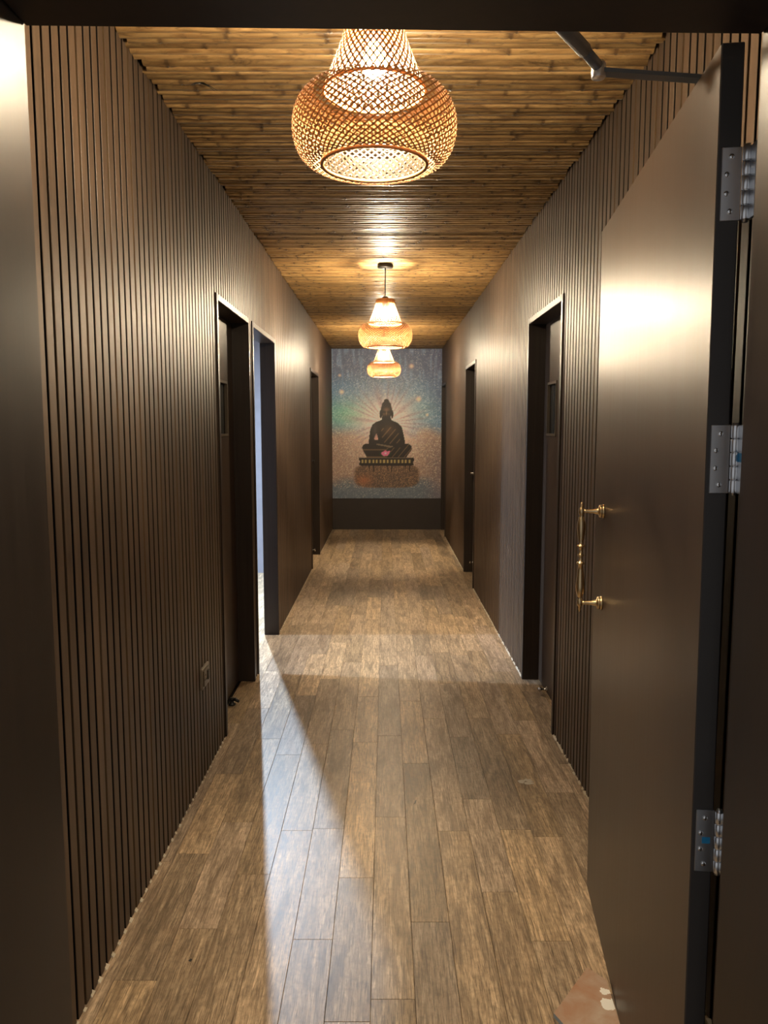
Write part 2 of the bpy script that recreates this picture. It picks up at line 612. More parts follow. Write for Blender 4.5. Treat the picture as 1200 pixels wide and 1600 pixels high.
inner_door(-1, *OPEN[-1][0], 'closed dark brown door with a narrow glass window, nearest on the left', window=(3.93, 4.20, 1.44, 1.72))
inner_door(-1, *OPEN[-1][2], 'closed dark brown door farthest along the left wall', knob=(8.80, 1.10, 'black', -1), stop=(8.80, 0.07))
inner_door(1, *OPEN[1][0], 'closed dark brown door with a narrow glass window on the right wall', window=(4.09, 4.31, 1.44, 1.72), stop=(4.15, 0.03))
inner_door(1, *OPEN[1][1], 'closed dark brown door halfway along the right wall', knob=(7.72, 1.02, 'chrome', -1), stop=(7.70, 0.12))
inner_door(1, *OPEN[1][2], 'closed dark door in the far right corner beside the mural')

# floor door stop by the first left door
r = empty('door_stop', (-0.822, 3.985, 0.0))
tag(r, 'small black door stop on the floor in front of the nearest left door', 'door stop')
m = MB(); m.lathe([(0.020, 0.0), (0.020, 0.006), (0.012, 0.010), (0.011, 0.028), (0.014, 0.030), (0.014, 0.038)], 14)
m.obj('base', M['black'], r)
m = MB(); m.tube([(0.0, 0, 0.030), (0.022, -0.012, 0.034), (0.040, -0.022, 0.026)], [0.009, 0.010, 0.007], 8)
m.obj('hook', M['black'], r)

# wall socket
so = empty('wall_socket', (XL, 3.165, 0.433))
tag(so, 'small grey brown power socket low on the left slatted wall', 'socket')
m = MB(); m.bbox(-0.004, 0.009, -0.062, 0.062, -0.045, 0.045, 0.003)
m.obj('back_plate', M['socket'], so)
m = MB(); m.bbox(0.009, 0.013, -0.048, 0.048, -0.033, 0.033, 0.0015)
m.obj('insert', M['bead'], so)
m = MB()
for yy, zz, rr in ((-0.022, 0.012, 0.0045), (-0.031, -0.008, 0.0038), (-0.013, -0.008, 0.0038)):
    m.lathe([(rr, 0.012), (rr, 0.0136)], 10, 'X', (0, yy, zz))
m.obj('pin_holes', M['black'], so)
m = MB(); m.bbox(0.013, 0.017, 0.010, 0.036, -0.020, 0.020, 0.0015)
m.obj('rocker_switch', M['black'], so)

# ------------------------------------------------------------------ end wall, mural, skirting panel
m = MB(); m.box(XL - 0.12, XR + 0.12, YE, YE + 0.12, 0, CZ + 0.06)
tag(m.obj('wall_end', M['paint_dark']), 'end wall of the corridor behind the mural', 'wall', kind='structure')
m = MB(); m.bbox(XL + 0.001, XR - 0.001, YE - 0.028, YE, 0, 0.452, 0.003)
tag(m.obj('baseboard_end', M['skirt']), 'tall dark brown panel under the mural at the corridor end', 'skirting', kind='structure')


def smoothstep(a, b, x):
    t = np.clip((x - a) / (b - a), 0, 1)
    return t * t * (3 - 2 * t)


def in_poly(X, Y, poly):
    ins = np.zeros(X.shape, bool)
    n = len(poly)
    for i in range(n):
        x0, y0 = poly[i]; x1, y1 = poly[(i + 1) % n]
        if y0 == y1:
            continue
        c = ((y0 > Y) != (y1 > Y)) & (X < (x1 - x0) * (Y - y0) / (y1 - y0) + x0)
        ins ^= c
    return ins


def vnoise(rng, shape, cells):
    gy, gx = cells
    g = rng.random((gy + 2, gx + 2))
    yy = np.linspace(0, gy, shape[0]); xx = np.linspace(0, gx, shape[1])
    y0 = np.floor(yy).astype(int); x0 = np.floor(xx).astype(int)
    fy = (yy - y0)[:, None]; fx = (xx - x0)[None, :]
    fy = fy * fy * (3 - 2 * fy); fx = fx * fx * (3 - 2 * fx)
    a = g[np.ix_(y0, x0)]; b = g[np.ix_(y0, x0 + 1)]; c = g[np.ix_(y0 + 1, x0)]; d = g[np.ix_(y0 + 1, x0 + 1)]
    return (a * (1 - fx) + b * fx) * (1 - fy) + (c * (1 - fx) + d * fx) * fy


def mural_colours(nx, ny):
    """an original painted print: a seated bronze figure in a star field; coordinates 0..830 by 0..1145"""
    rng = np.random.default_rng(5)
    X, Y = np.meshgrid(np.linspace(0, 830, nx), np.linspace(0, 1145, ny))
    def C(*c):
        return np.array(c, float) / 255
    img = np.zeros((ny, nx, 3))
    def lay(mask, col):
        nonlocal img
        mk = np.clip(mask, 0, 1)[..., None]
        img = img * (1 - mk) + col * mk
    n1 = vnoise(rng, (ny, nx), (9, 7)); n2 = vnoise(rng, (ny, nx), (30, 22)); n3 = vnoise(rng, (ny, nx), (150, 110))
    img[:] = C(84, 92, 118)
    lay(smoothstep(120, 330, Y) * 0.8, C(78, 112, 148))
    lay(np.exp(-((X - 120) / 190) ** 2 - ((Y - 500) / 110) ** 2) * 0.9, C(84, 150, 130))
    lay(np.exp(-((X - 650) / 170) ** 2 - ((Y - 470) / 120) ** 2) * 0.8, C(70, 120, 140))
    lay(smoothstep(560, 690, Y + 90 * (n1 - .5)), C(130, 108, 98))
    lay(smoothstep(950, 1080, Y + 120 * (n1 - .5)), C(84, 92, 104))
    lay(smoothstep(640, 830, X) * smoothstep(600, 300, Y) * 0.5, C(72, 74, 100))
    lay(smoothstep(640, 830, X) * smoothstep(600, 900, Y) * 0.6, C(96, 84, 92))
    # radial glow and rays behind the figure
    cx, cy = 412, 560
    rad = np.hypot(X - cx, (Y - cy) * 1.05); ang = np.arctan2(Y - cy, X - cx)
    lay(np.exp(-(rad / 200) ** 2) * 0.92, C(236, 190, 176))
    lay(np.exp(-(rad / 300) ** 2) * 0.45, C(222, 206, 192))
    ray = 0.5 + 0.5 * np.sin(ang * 26 + 3 * np.sin(ang * 5))
    lay((ray ** 3) * np.exp(-((rad - 160) / 150) ** 2) * 0.45 * (Y < 720), C(120, 96, 110))
    streak = vnoise(rng, (ny, nx), (12, 60))
    lay(smoothstep(.55, .9, streak) * smoothstep(460, 100, Y) * 0.35, C(130, 160, 190))
    # star dust
    dust = rng.random((ny, nx))
    dens = np.exp(-((rad - 300) / 190) ** 2) * 0.35 + 0.05
    lay((dust < dens * 0.42 * (0.2 + n2)) * 0.45, C(216, 218, 206))
    lay(((dust > 0.95) & (Y > 600) & (Y < 1060)) * 0.7, C(236, 192, 160))
    lay(smoothstep(.6, .95, n3) * 0.16, C(196, 200, 190))
    lay(smoothstep(.45, .1, n3) * 0.15, C(40, 56, 66))
    for sx, sy, sc in ((75, 325, 1), (600, 130, 1), (655, 380, 1.1), (60, 200, .6), (720, 500, .6)):
        d2 = (X - sx) ** 2 + (Y - sy) ** 2
        lay(np.exp(-d2 / (16 * sc) ** 2) * 0.9, C(236, 186, 160))
    # reflection of the pedestal below
    el = np.clip(1.25 - ((X - 415) / 245) ** 4 - ((Y - 970) / 92) ** 4, 0, 1)
    lay(smoothstep(0, .5, el) * 0.85, C(66, 52, 44))
    lay(smoothstep(0, .5, el) * (dust < .25) * 0.7, C(150, 116, 86))
    lay(np.exp(-((X - 240) / 60) ** 2 - ((Y - 1005) / 40) ** 2) * 0.6, C(150, 90, 60))
    dark = C(27, 21, 18); mid = C(60, 46, 34); hi = C(150, 116, 80)
    # pedestal
    ped = [(200, 828), (618, 828), (626, 846), (612, 866), (622, 884), (606, 890), (214, 890), (200, 880), (212, 860), (202, 846)]
    lay(in_poly(X, Y, ped) * 1.0, dark)
    band = in_poly(X, Y, [(216, 846), (604, 846), (604, 872), (216, 872)])
    tooth = (np.sin(X / 4.4) > 0.1)
    lay(band * tooth * 0.9, C(150, 134, 84)); lay(band * (~tooth) * .6, C(60, 50, 34))
    lay(in_poly(X, Y, [(206, 828), (612, 828), (612, 833), (206, 833)]) * .8, C(110, 98, 80))
    for k in range(9):
        dx = 225 + 46 * k + 8 * math.sin(k * 2.1)
        lay(in_poly(X, Y, [(dx, 888), (dx + 9, 888), (dx + 6, 905 + 22 * (k % 3)), (dx + 3, 905 + 22 * (k % 3))]) * .9, dark)
    # crossed legs
    legs = [(226, 752), (232, 734), (250, 722), (280, 720), (330, 735), (412, 746), (500, 735), (550, 720), (584, 724), (602, 740), (606, 760), (594, 784), (574, 808), (566, 828), (262, 828), (252, 806), (236, 780)]
    lay(in_poly(X, Y, legs) * 1.0, dark)
    fold = np.sin((X * 0.55 + np.abs(X - 412) * 0.55 + Y * 0.9) / 8.0)
    lay(in_poly(X, Y, legs) * smoothstep(.72, 1, fold) * .45, hi)
    # torso and arms
    body = [(372, 540), (450, 540), (500, 562), (528, 590), (540, 640), (552, 700), (552, 740), (520, 752), (300, 752), (276, 728), (280, 680), (290, 610), (306, 575), (330, 556)]
    lay(in_poly(X, Y, body) * 1.0, dark)
    lay(in_poly(X, Y, [(336, 640), (346, 672), (350, 694), (322, 690), (318, 680)]) * .9, C(206, 160, 148))
    lay(np.exp(-((X - 325) / 22) ** 2 - ((Y - 620) / 60) ** 2) * in_poly(X, Y, body) * .6, C(66, 58, 60))
    lay(np.exp(-((X - 430) / 52) ** 2 - ((Y - 618) / 48) ** 2) * in_poly(X, Y, body) * .55, C(84, 62, 46))
    fold2 = np.sin((X * 0.9 + Y * 0.75) / 7.0)
    lay(in_poly(X, Y, [(372, 605), (470, 590), (505, 640), (520, 715), (400, 722), (372, 660)]) * smoothstep(.6, 1, fold2) * .45, hi)
    lay(in_poly(X, Y, [(336, 720), (412, 732), (470, 742), (440, 752), (400, 742), (336, 730)]) * .7, C(120, 104, 84))
    # neck and head
    lay(in_poly(X, Y, [(380, 510), (444, 510), (450, 548), (374, 548)]) * 1.0, dark)
    lay(smoothstep(1.08, 0.92, np.hypot((X - 412) / 42, (Y - 468) / 66)), dark)
    lay(smoothstep(1.1, 0.9, np.hypot((X - 412) / 34, (Y - 425) / 30)), dark)
    lay(smoothstep(1.1, 0.9, np.hypot((X - 412) / 19, (Y - 396) / 17)), dark)
    for ex in (369, 455):
        lay(smoothstep(1.1, 0.9, np.hypot((X - ex) / 9, (Y - 495) / 32)), dark)
    lay(np.exp(-((X - 412) / 26) ** 2 - ((Y - 460) / 16) ** 2) * .55, C(134, 100, 78))
    lay(np.exp(-((X - 394) / 12) ** 2 - ((Y - 494) / 14) ** 2) * .5, C(120, 88, 66))
    lay(np.exp(-((X - 430) / 10) ** 2 - ((Y - 494) / 14) ** 2) * .4, C(100, 74, 56))
    lay(np.exp(-((X - 412) / 5) ** 2 - ((Y - 488) / 18) ** 2) * .6, C(160, 124, 92))
    for ex in (395, 429):
        lay(np.exp(-((X - ex) / 11) ** 2 - ((Y - 479) / 4) ** 2) * .8, C(20, 15, 13))
    lay(np.exp(-((X - 412) / 13) ** 2 - ((Y - 515) / 4) ** 2) * .7, C(22, 15, 13))
    curl = np.sin(X / 3.2) * np.sin(Y / 3.2)
    hair = (np.hypot((X - 412) / 42, (Y - 430) / 42) < 1) & (Y < 446)
    lay(hair * smoothstep(.3, .9, curl) * .3, C(96, 76, 64))
    # flower with leaves in the lap
    lay(smoothstep(1.1, .8, np.hypot((X - 402) / 48, (Y - 800) / 24)) * .8, C(24, 44, 26))
    for fx, fy, fr in ((388, 796, 16), (404, 786, 15), (420, 794, 15), (396, 806, 14), (414, 804, 13), (432, 782, 8)):
        lay(smoothstep(1.15, .8, np.hypot(X - fx, (Y - fy) * 1.2) / fr), C(232, 96, 132))
    lay(smoothstep(1.15, .7, np.hypot((X - 405) / 9, (Y - 795) / 6)), C(250, 170, 180))
    return img


NX, NY = 200, 270
img = mural_colours(NX, NY)
x0, x1, z0, z1 = XL + 0.003, XR - 0.003, 0.455, CZ - 0.004
xs = np.linspace(x0, x1, NX); zs = np.linspace(z1, z0, NY)
VX, VZ = np.meshgrid(xs, zs)
front = np.stack([VX.ravel(), np.full(NX * NY, -0.006), VZ.ravel()], 1)
idx = np.arange(NX * NY).reshape(NY, NX)
quads = np.stack([idx[1:, :-1].ravel(), idx[1:, 1:].ravel(), idx[:-1, 1:].ravel(), idx[:-1, :-1].ravel()], 1)
me = bpy.data.meshes.new('wall_mural')
vs = front.tolist(); fs = quads.tolist(); nb = len(vs)
vs += [(x0, 0, z0), (x1, 0, z0), (x1, 0, z1), (x0, 0, z1)]
c00, c10, c11, c01 = int(idx[-1, 0]), int(idx[-1, -1]), int(idx[0, -1]), int(idx[0, 0])
fs += [[nb + 3, nb + 2, nb + 1, nb], [c00, nb, nb + 1, c10], [c10, nb + 1, nb + 2, c11], [c11, nb + 2, nb + 3, c01], [c01, nb + 3, nb, c00]]
me.from_pydata(vs, [], fs)
lin = np.where(img <= 0.04045, img / 12.92, ((img + 0.055) / 1.055) ** 2.4)
ca = me.color_attributes.new('print', 'FLOAT_COLOR', 'POINT')
buf = np.ones((nb + 4, 4), np.float32)
buf[:nb, :3] = np.clip(lin * 2.1, 0, 0.9).reshape(-1, 3); buf[nb:, :3] = 0.05
ca.data.foreach_set('color', buf.ravel())
mm, nt, b = new_mat('printed mural')
at = nt.nodes.new('ShaderNodeAttribute'); at.attribute_name = 'print'
nt.links.new(at.outputs['Color'], b.inputs['Base Color'])
b.inputs['Roughness'].default_value = 0.5
me.materials.append(mm)
mural = link('wall_mural', me, None, (0, YE, 0))
tag(mural, 'printed mural of a seated dark statue against a starry blue sky', 'mural')

# ------------------------------------------------------------------ bamboo ceiling
m = MB(); m.box(XL - 0.12, XR + 0.12, 1.1, YE + 0.12, CZ + 0.036, CZ + 0.08)
ceiling = tag(m.obj('ceiling', M['backing']), 'corridor ceiling lined with split bamboo poles laid crosswise', 'ceiling', kind='structure')
def pole_mesh(seed):
    rnd = random.Random(seed)
    L = XR - XL - 0.008
    n = 8
    stations = [(-L / 2, 0.95, 0.35)]
    x = -L / 2 + 0.05 + rnd.random() * 0.2
    while x < L / 2 - 0.04:
        stations += [(x - 0.030, 1.0, 0), (x - 0.010, 1.05, 0.25), (x - 0.004, 1.14, 0.9), (x + 0.002, 0.97, 1.0), (x + 0.008, 1.08, 0.5), (x + 0.030, 1.0, 0)]
        x += 0.26 + rnd.random() * 0.42
    stations.append((L / 2, 0.95, 0.35))
    vs = []; fs = []; col = []
    ph, am = rnd.random() * 6, 0.0015 + rnd.random() * 0.0025
    for (sx, k, c) in stations:
        dy = am * math.sin(sx * 3.2 + ph); dz = 0.6 * am * math.cos(sx * 2.3 + ph)
        for j in range(n):
            a = 2 * PI * j / n
            vs.append((sx, dy + k * math.cos(a), dz + k * math.sin(a) ))
            col.append(c)
    for i in range(len(stations) - 1):
        for j in range(n):
            j2 = (j + 1) % n
            fs.append((i * n + j, i * n + j2, (i + 1) * n + j2, (i + 1) * n + j))
    fs.append(tuple(reversed(range(n)))); fs.append(tuple((len(stations) - 1) * n + j for j in range(n)))
    me = bpy.data.meshes.new('bamboo_pole')
    # radius is baked in below through the y / z offsets
    me.from_pydata(vs, [], fs)
    a = me.attributes.new('node', 'FLOAT', 'POINT')
    a.data.foreach_set('value', col)
    me.polygons.foreach_set('use_smooth', [True] * len(fs))
    me.materials.append(M['bamboo'])
    return me
poles = [pole_mesh(k) for k in range(12)]
y = 1.24; k = 0
while y < YE - 0.015:
    rad = 0.0120 + R() ** 0.8 * 0.0110
    y += rad
    o = link('bamboo_pole', random.choice(poles), ceiling, ((XL + XR) / 2 + (R() - .5) * 0.024, y, CZ + rad * 1.0 + R() * 0.003))
    o.scale = (1 if R() < .5 else -1, rad, rad)
    o.rotation_euler = (R() * 6.28, 0, (R() - .5) * 0.006)
    y += rad + 0.0004

# tuft of dry rootlets left on one pole
m = MB()
for a, l in ((0.25, .030), (0.9, .042), (1.35, .05), (2.0, .052), (2.5, .036), (2.9, .03), (-0.3, .045), (0.05, .055)):
    p = Vector((0, 0, 0)); d = Vector((math.cos(a), -math.sin(a) * .9, -.45))
    m.tube([p, p + d * l * .5 + Vector((0, 0, .004)), p + d * l], [0.0022, 0.0013, 0.0004], 5)
m.obj('root_tuft', M['cord'], ceiling, (-0.605, 2.655, CZ + 0.002))

# ------------------------------------------------------------------ woven pendants
def weave(mb, prof, n, twist, wid, dirs=(1, -1), steps=26, off=0.0006, mat=0):
    """flat ribbons wound over a surface of revolution; prof is a list of (r, z)"""
    P = np.array(prof, float)
    seg = np.hypot(*np.diff(P, axis=0).T); s = np.concatenate([[0], np.cumsum(seg)])
    ts = np.linspace(0, s[-1], steps)
    r = np.interp(ts, s, P[:, 0]); z = np.interp(ts, s, P[:, 1])
    # angle advances so that ribbons keep a near constant slope
    dth = 1.0 / np.maximum(r, 0.03)
    th = np.concatenate([[0], np.cumsum((dth[1:] + dth[:-1]) / 2)]); th = th / th[-1] * twist
    dr = np.gradient(r, ts); dz = np.gradient(z, ts)
    for d in dirs:
        for k in range(n):
            a = 2 * PI * k / n + d * th
            ca, sa = np.cos(a), np.sin(a)
            nx, ny, nz = dz * ca, dz * sa, -dr
            ln = np.sqrt(nx ** 2 + ny ** 2 + nz ** 2) + 1e-9
            N = np.stack([nx, ny, nz], 1) / ln[:, None]
            if dz.mean() < 0:
                N = -N
            C = np.stack([r * ca, r * sa, z], 1) + N * (off * d)
            T = np.gradient(C, axis=0); T /= np.linalg.norm(T, axis=1)[:, None] + 1e-9
            W = np.cross(N, T) * wid / 2
            A, B = C + W, C - W
            vs = np.empty((steps * 2, 3)); vs[0::2] = A; vs[1::2] = B
            fs = [(2 * i, 2 * i + 1, 2 * i + 3, 2 * i + 2) for i in range(steps - 1)]
            mb.add(vs.tolist(), fs, mat, True)


def ring(mb, r, z, t, n=40):
    vs = []; fs = []; q = 6
    for i in range(n):
        a = 2 * PI * i / n
        for j in range(q):
            b = 2 * PI * j / q
            rr = r + t * math.cos(b)
            vs.append((rr * math.cos(a), rr * math.sin(a), z + t * math.sin(b)))
    for i in range(n):
        for j in range(q):
            i2, j2 = (i + 1) % n, (j + 1) % q
            fs.append((i * q + j, i2 * q + j, i2 * q + j2, i * q + j2))
    mb.add(vs, fs, 0, True)


def make_pendant(loc, label, n_strips, bulb='bulb'):
    root = empty('pendant_lamp', loc)
    tag(root, label, 'lamp', 'woven bamboo pendants along the corridor')
    h = CZ - loc[2]
    m = MB(); m.lathe([(0.052, h - 0.024), (0.055, h - 0.020), (0.055, h - 0.002), (0.050, h)], 28)
    m.obj('canopy', M['black'], root)
    m = MB(); m.tube([(0, 0, 0.345), (0.001, 0, (h + .345) / 2), (0, 0, h - 0.02)], 0.0035, 8)
    m.obj('cord', M['cord'], root)
    m = MB(); m.lathe([(0.012, 0.350), (0.022, 0.343), (0.024, 0.310), (0.020, 0.268)], 16)
    m.obj('bulb_holder', M['black'], root)
    # bulb
    m = MB()
    prof = [(0.012, 0.272), (0.016, 0.259)]
    for k in range(1, 9):
        a = math.radians(55 - k * 17)
        prof.append((0.030 * math.cos(a), 0.224 + 0.030 * math.sin(a)))
    m.lathe(prof, 14)
    m.obj('bulb', M[bulb], root)
    # bowl: rounded, curling in to the opening below
    bowl = []
    for k in range(15):
        a = math.radians(-74 + k * 148 / 14)
        bowl.append((0.112 + 0.078 * max(0, math.cos(a)) ** 0.8, 0.083 + 0.083 * math.sin(a) / math.sin(math.radians(74))))
    m = MB(); weave(m, bowl, n_strips, 1.7, 0.0034, dirs=(1,), steps=30, mat=1)
    weave(m, bowl, n_strips, 1.7, 0.0034, dirs=(-1,), steps=30)
    o = m.obj('woven_bowl', [M['strip'], M['strip_outer']], root); o['kind'] = 'stuff'
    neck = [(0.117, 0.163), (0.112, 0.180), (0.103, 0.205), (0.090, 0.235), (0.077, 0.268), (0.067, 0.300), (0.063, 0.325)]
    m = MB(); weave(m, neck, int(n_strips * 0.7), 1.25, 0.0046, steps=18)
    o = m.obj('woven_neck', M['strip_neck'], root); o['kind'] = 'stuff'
    inner = [(0.119, 0.056), (0.120, 0.040), (0.121, 0.022), (0.121, 0.004)]
    m = MB(); weave(m, inner, int(n_strips * 0.75), 0.42, 0.0056, steps=8)
    o = m.obj('inner_lattice', M['lattice'], root); o['kind'] = 'stuff'
    m = MB(); ring(m, 0.122, 0.003, 0.0045); m.obj('bottom_rim', M['rim'], root)
    m = MB(); ring(m, 0.117, 0.164, 0.0035); m.obj('shoulder_rim', M['rim'], root)
    m = MB(); ring(m, 0.063, 0.326, 0.0035); m.obj('top_rim', M['rim'], root)
    m = MB(); m.lathe([(0.0655, 0.302), (0.0645, 0.312), (0.0640, 0.325)], 40, cap=False); m.obj('top_band', M['strip'], root)
    m = MB()                      # flat top cover of woven strips around the holder
    for k in range(18):
        a = 2 * PI * k / 18
        c, s_ = math.cos(a), math.sin(a); w = 0.003
        m.add([(0.018 * c - w * s_, 0.018 * s_ + w * c, 0.328), (0.018 * c + w * s_, 0.018 * s_ - w * c, 0.328),
               (0.064 * c + w * s_, 0.064 * s_ - w * c, 0.326), (0.064 * c - w * s_, 0.064 * s_ + w * c, 0.326)], [(0, 1, 2, 3)])
    m.obj('top_spokes', M['strip'], root)
    return root


make_pendant((-0.025, 1.86, 2.083), 'large looking woven bamboo pendant lamp nearest the entrance', 60)
make_pendant((0.0, 5.467, 2.035), 'middle woven bamboo pendant lamp hanging on a black cord', 56, 'bulb_strong')
make_pendant((-0.015, 8.72, 2.043), 'smallest looking woven pendant lamp, in front of the mural', 56, 'bulb_strong')

# ------------------------------------------------------------------ entrance frame and wall
tn += 1
root = empty('trim_%d' % tn, (0, 1.1, 0))
tag(root, 'dark brown entrance door frame the camera looks through', 'door frame', kind='structure')
def board(nm, x0, x1, y0, y1, z0, z1, b=0.003, tilt=0.0):
    m = MB(); m.bbox(x0, x1, y0 - 1.1, y1 - 1.1, z0, z1, b)
    if tilt:                     # the head is not quite level
        m.v = [(p[0], p[1], p[2] - p[0] * tilt) for p in m.v]
    return m.obj(nm, M['frame'], root)
JL, JR, HZ = -0.507, 0.531, 2.036
DY = 1.15                       # corridor side of the stop
board('jamb', JL - 0.05, JL, 0.82, DY, 0, HZ + 0.05)
board('jamb', JR, JR + 0.05, 0.82, DY, 0, HZ + 0.05)
board('head', JL, JR, 0.82, DY, HZ, HZ + 0.06, tilt=0.0105)
board('rebate', -0.650, -0.590, DY, 1.195, 0, 2.13)
board('rebate', 0.585, 0.640, DY, 1.195, 0, 2.13)
board('rebate', -0.590, 0.585, DY, 1.195, 2.066, 2.13)
m = MB()
m.box(XL - 0.15, JL - 0.05, 0.86, DY - 0.001, 0, CZ + 0.08); m.box(JR + 0.05, XR + 0.15, 0.86, DY - 0.001, 0, CZ + 0.08)
m.box(JL - 0.05, JR + 0.05, 0.86, DY - 0.001, HZ + 0.06, CZ + 0.08)
m.box(XL - 0.15, -0.650, DY, 1.19, 0, CZ + 0.08); m.box(0.640, XR + 0.15, DY, 1.19, 0, CZ + 0.08)
m.box(-0.650, 0.640, DY, 1.19, 2.13, CZ + 0.08)
tag(m.obj('wall_front', M['paint_dark']), 'wall around the entrance doorway', 'wall', kind='structure')

# ------------------------------------------------------------------ open entrance door
ANG = math.atan2(0.118, 0.993)
# local frame: +Y along the leaf from hinge to free edge, -X the visible face
door = empty('door_1', (0.503, 1.218, 0.0), (0, math.radians(-0.40), -ANG))
tag(door, 'large open dark brown entrance door with a brass pull handle, at the right', 'door', kind='structure')
DW, DT, DZ0, DZ1 = 1.121, 0.034, 0.012, 2.052
XO = 0.0145                     # the leaf leans a little: hinge side offset at floor level
m = MB()
m.bbox(XO, XO + DT, 0.0, DW, DZ0, DZ1, 0.0018, 0)
for i, f in enumerate(m.f):     # lacquered black edge on the hinge side
    ys = [m.v[q][1] for q in f]
    if max(ys) < 0.003:
        m.mi[i] = 1
m.obj('leaf', [M['leaf'], M['edge_dark']], door)

# hinges
def hinge(z, sticker):
    H = 0.108
    root = empty('hinge', (0, 0, z)); root.parent = door
    m = MB()
    m.bbox(XO + 0.006, XO + DT + 0.001, -0.0026, 0.0, -H / 2, H / 2, 0.0008)
    m.obj('plate', M['steel'], root)
    m = MB()
    for q in range(5):
        za = -H / 2 + H * q / 5
        m.lathe([(0.0062, za + 0.0006), (0.0068, za + 0.0014), (0.0068, za + H / 5 - 0.0014), (0.0062, za + H / 5 - 0.0006)], 14, 'Z', (XO + DT + 0.008, -0.004, 0))
    m.lathe([(0.0045, -H / 2 - 0.003), (0.0045, H / 2 + 0.003)], 12, 'Z', (XO + DT + 0.008, -0.004, 0))
    m.obj('knuckle', M['steel'], root)
    m = MB()
    m.bbox(XO + DT + 0.012, XO + DT + 0.0165, -0.03, -0.004, -H / 2, H / 2, 0.0006)
    m.obj('frame_plate', M['steel'], root)
    for q, zz in enumerate((0.040, 0.014, -0.014, -0.040)):
        xx = XO + (0.020 if q in (0, 3) else 0.014)
        m = MB()
        m.lathe([(0.0042, 0.0), (0.0042, 0.0008), (0.0030, 0.0018), (0.0012, 0.0020)], 12, 'Y', (0, 0, 0))
        m.v = [(p[0] + xx, -p[1] - 0.0026, p[2] + zz) for p in m.v]
        m.f = [tuple(reversed(f)) for f in m.f]
        m.obj('screw', M['chrome'], root)
    if sticker:
        m = MB()
        if sticker == 1:
            m.box(XO + 0.016, XO + 0.029, -0.0032, -0.0026, -0.004, 0.007)
        else:
            m.box(XO + DT + 0.0115, XO + DT + 0.0120, -0.028, -0.008, -0.004, 0.010)
        m.obj('sticker', M['blue'], root)
for z, st in ((1.847, 0), (1.430, 2), (0.795, 1)):
    hinge(z, st)

# pull handle near the free edge
ph = empty('pull_handle', (XO, 0.962, 1.112)); ph.parent = door
HB = -0.062
prof = [(0.0012, 0.158), (0.0035, 0.150), (0.0030, 0.143), (0.0062, 0.139), (0.0072, 0.130), (0.0062, 0.122), (0.0040, 0.118), (0.0062, 0.113),
        (0.0095, 0.098), (0.0102, 0.086), (0.0085, 0.066), (0.0060, 0.044), (0.0052, 0.034), (0.0090, 0.0325), (0.0098, 0.0305), (0.0090, 0.0285), (0.0050, 0.027),
        (0.0045, 0.008), (0.0072, 0.006), (0.0072, 0.002), (0.0045, 0.0)]
low = [(0.0046, -0.004), (0.0050, -0.014), (0.0092, -0.017), (0.0100, -0.0195), (0.0090, -0.022), (0.0055, -0.024), (0.0066, -0.040), (0.0092, -0.066), (0.0104, -0.088), (0.0098, -0.100),
       (0.0064, -0.117), (0.0040, -0.121), (0.0062, -0.125), (0.0072, -0.134), (0.0062, -0.143), (0.0030, -0.147), (0.0035, -0.154), (0.0012, -0.162)]
m = MB(); m.lathe([(r_ * 1.22, z_) for r_, z_ in reversed(prof + low)], 18, 'Z', (HB, 0, 0))
m.obj('grip', M['brass'], ph)
for zz in (0.131, -0.135):
    m = MB()
    m.lathe([(0.0058, HB + 0.004), (0.0052, HB + 0.012), (0.0062, -0.030), (0.0088, -0.020), (0.0095, -0.015), (0.0165, -0.013), (0.0180, -0.011), (0.0180, -0.007), (0.0150, -0.006), (0.0195, -0.004), (0.0195, 0.0)], 22, 'X', (0, 0, zz))
    m.obj('mount', M['brass'], ph)

# ------------------------------------------------------------------ door closer
cl = empty('door_closer', (0.40, 1.40, 2.06))
tag(cl, 'grey two part door closer arm above the open entrance door', 'door closer')
def P(x, y, z):
    return Vector((x, y, z)) - Vector(cl.location)
def bar(mb, a, b, w, t):
    d = (b - a).normalized(); side = d.cross(Vector((0, 0, 1))).normalized() * w / 2; up = Vector((0, 0, t / 2))
    vs = [a - side - up, a + side - up, b + side - up, b - side - up, a - side + up, a + side + up, b + side + up, b - side + up]
    mb.add(vs, [(0, 1, 2, 3), (4, 7, 6, 5), (0, 4, 5, 1), (1, 5, 6, 2), (2, 6, 7, 3), (3, 7, 4, 0)])
m = MB(); bar(m, P(0.374, 1.423, 2.100), P(0.604, 1.457, 2.100), 0.022, 0.007)
m.lathe([(0.014, -0.005), (0.014, 0.006)], 16, 'Z', tuple(P(0.604, 1.457, 2.100)))
m.obj('main_arm', M['closer'], cl)
m = MB(); m.tube([P(0.374, 1.423, 2.108), P(0.327, 1.353, 2.108)], 0.0095, 12)
m.tube([P(0.333, 1.362, 2.108), P(0.222, 1.206, 2.108)], 0.0120, 12)
m.obj('forearm', M['closer'], cl)
m = MB(); m.lathe([(0.0115, -0.014), (0.0125, -0.012), (0.0125, 0.010), (0.010, 0.014)], 16, 'Z', tuple(P(0.374, 1.423, 2.103)))
m.obj('elbow', M['steel'], cl)
m = MB(); m.bbox(*(lambda p: (p.x - .03, p.x + .03, p.y - .002, p.y + .014, p.z - .016, p.z + .016))(P(0.218, 1.198, 2.106)), 0.002)
m.obj('bracket', M['closer'], cl)
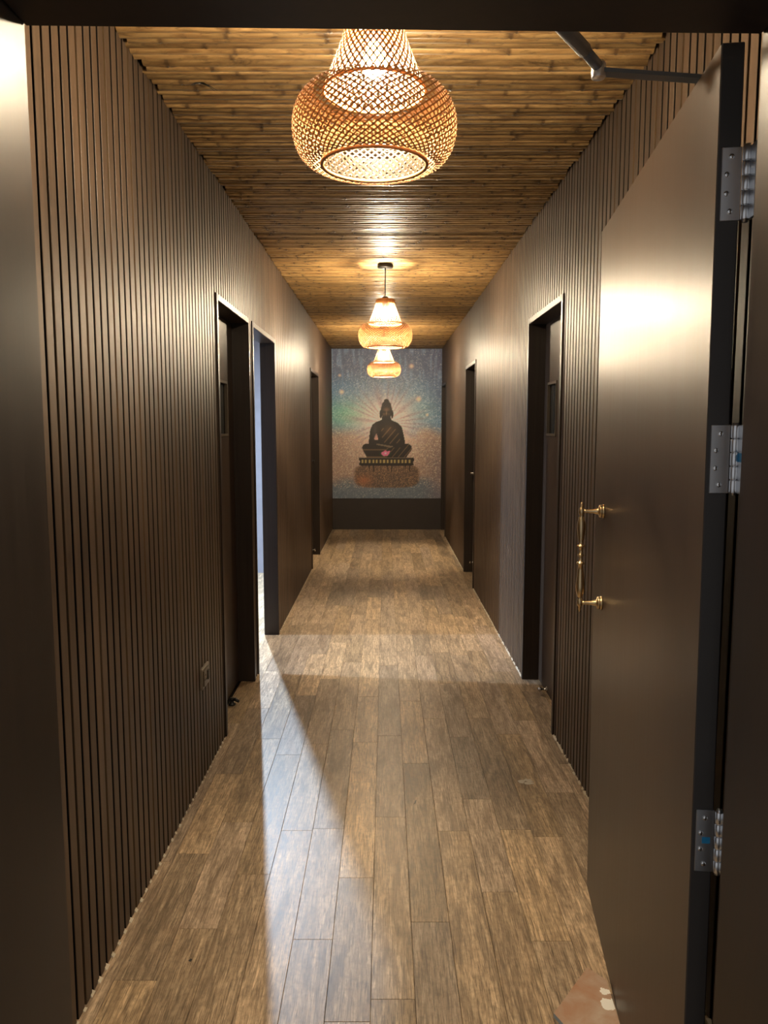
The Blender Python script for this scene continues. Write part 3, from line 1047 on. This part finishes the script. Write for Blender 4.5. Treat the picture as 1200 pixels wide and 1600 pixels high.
# body screwed to the hidden face of the leaf
m = MB()
m.bbox(-0.024, 0.024, -0.11, 0.11, -0.032, 0.032, 0.005)
bo = m.obj('body', M['closer'], cl, tuple(P(0.610, 1.555, 2.012)))
bo.rotation_euler = (0, 0, -ANG)
m = MB(); m.lathe([(0.010, 0.0), (0.010, 0.085)], 14, 'Z', tuple(P(0.604, 1.457, 2.020)))
m.obj('spindle', M['steel'], cl)

# ------------------------------------------------------------------ broken tile at the foot of the door
m = MB()
ox, oy = 0.425, 1.787
poly = [(0.0, 0.0), (0.060, -0.13), (0.152, -0.10), (0.166, 0.118), (0.127, 0.165)]
m.prism(poly, 0.0006, 0.012, 0, 1)
t = m.obj('clay_tile', [M['tile'], M['tile_side']], None, (ox, oy, 0))
tag(t, 'broken terracotta tile with white paint spots propping the entrance door', 'tile')

# ------------------------------------------------------------------ lit side room behind the open doorway
xb = XL - SD - WT
RX0, RY0, RY1 = -7.6, 4.46, 7.76
SZ = 2.40                       # lower ceiling of the side room
m = MB(); m.box(RX0, xb + 0.03, RY0, RY1, -0.06, -0.001)
tag(m.obj('floor', M['plank']), 'plank floor of the lit side room through the open left doorway', 'floor', kind='structure')
m = MB(); m.box(RX0, xb - 0.001, RY1, RY1 + 0.1, -0.06, CZ)
tag(m.obj('wall_side', M['paint_wall']), 'pale wall of the side room seen through the open doorway', 'wall', kind='structure')
m = MB(); m.box(RX0, xb - 0.001, RY0 - 0.05, RY0, -0.06, CZ)
tag(m.obj('wall_near', M['paint_wall']), 'near wall of the side room, hidden by the door frame', 'wall', kind='structure')
m = MB(); m.box(RX0 - 0.1, RX0, RY0, RY1, -0.06, CZ)
tag(m.obj('wall_outer', M['paint_wall']), 'far outer wall of the side room', 'wall', kind='structure')
m = MB(); m.box(RX0, xb - 0.001, RY0, RY1, SZ, SZ + 0.06)
tag(m.obj('ceiling', M['paint_wall']), 'plain pale ceiling of the side room', 'ceiling', kind='structure')

def downlight(x, y, watts, label, size):
    r = empty('downlight', (x, y, SZ))
    tag(r, label, 'lamp')
    m = MB(); m.lathe([(0.075, -0.001), (0.080, -0.004), (0.080, -0.012), (0.064, -0.016), (0.060, -0.008)], 24, cap=False)
    m.obj('trim_ring', M['paint_wall'], r)
    L = bpy.data.lights.new('downlight_beam', 'AREA')
    L.shape = 'DISK'; L.size = size; L.energy = watts; L.color = (0.58, 0.77, 1.0)
    lo = bpy.data.objects.new('downlight_beam', L); COL.objects.link(lo)
    lo.parent = r; lo.location = (0, 0, -0.02)
downlight(-1.005, 5.92, SPOT_NEAR, 'round ceiling spot of the side room, close to its doorway', 0.018)
downlight(-7.0, 5.34, SPOT_FAR, 'round ceiling spot of the side room, far from its doorway', 0.12)
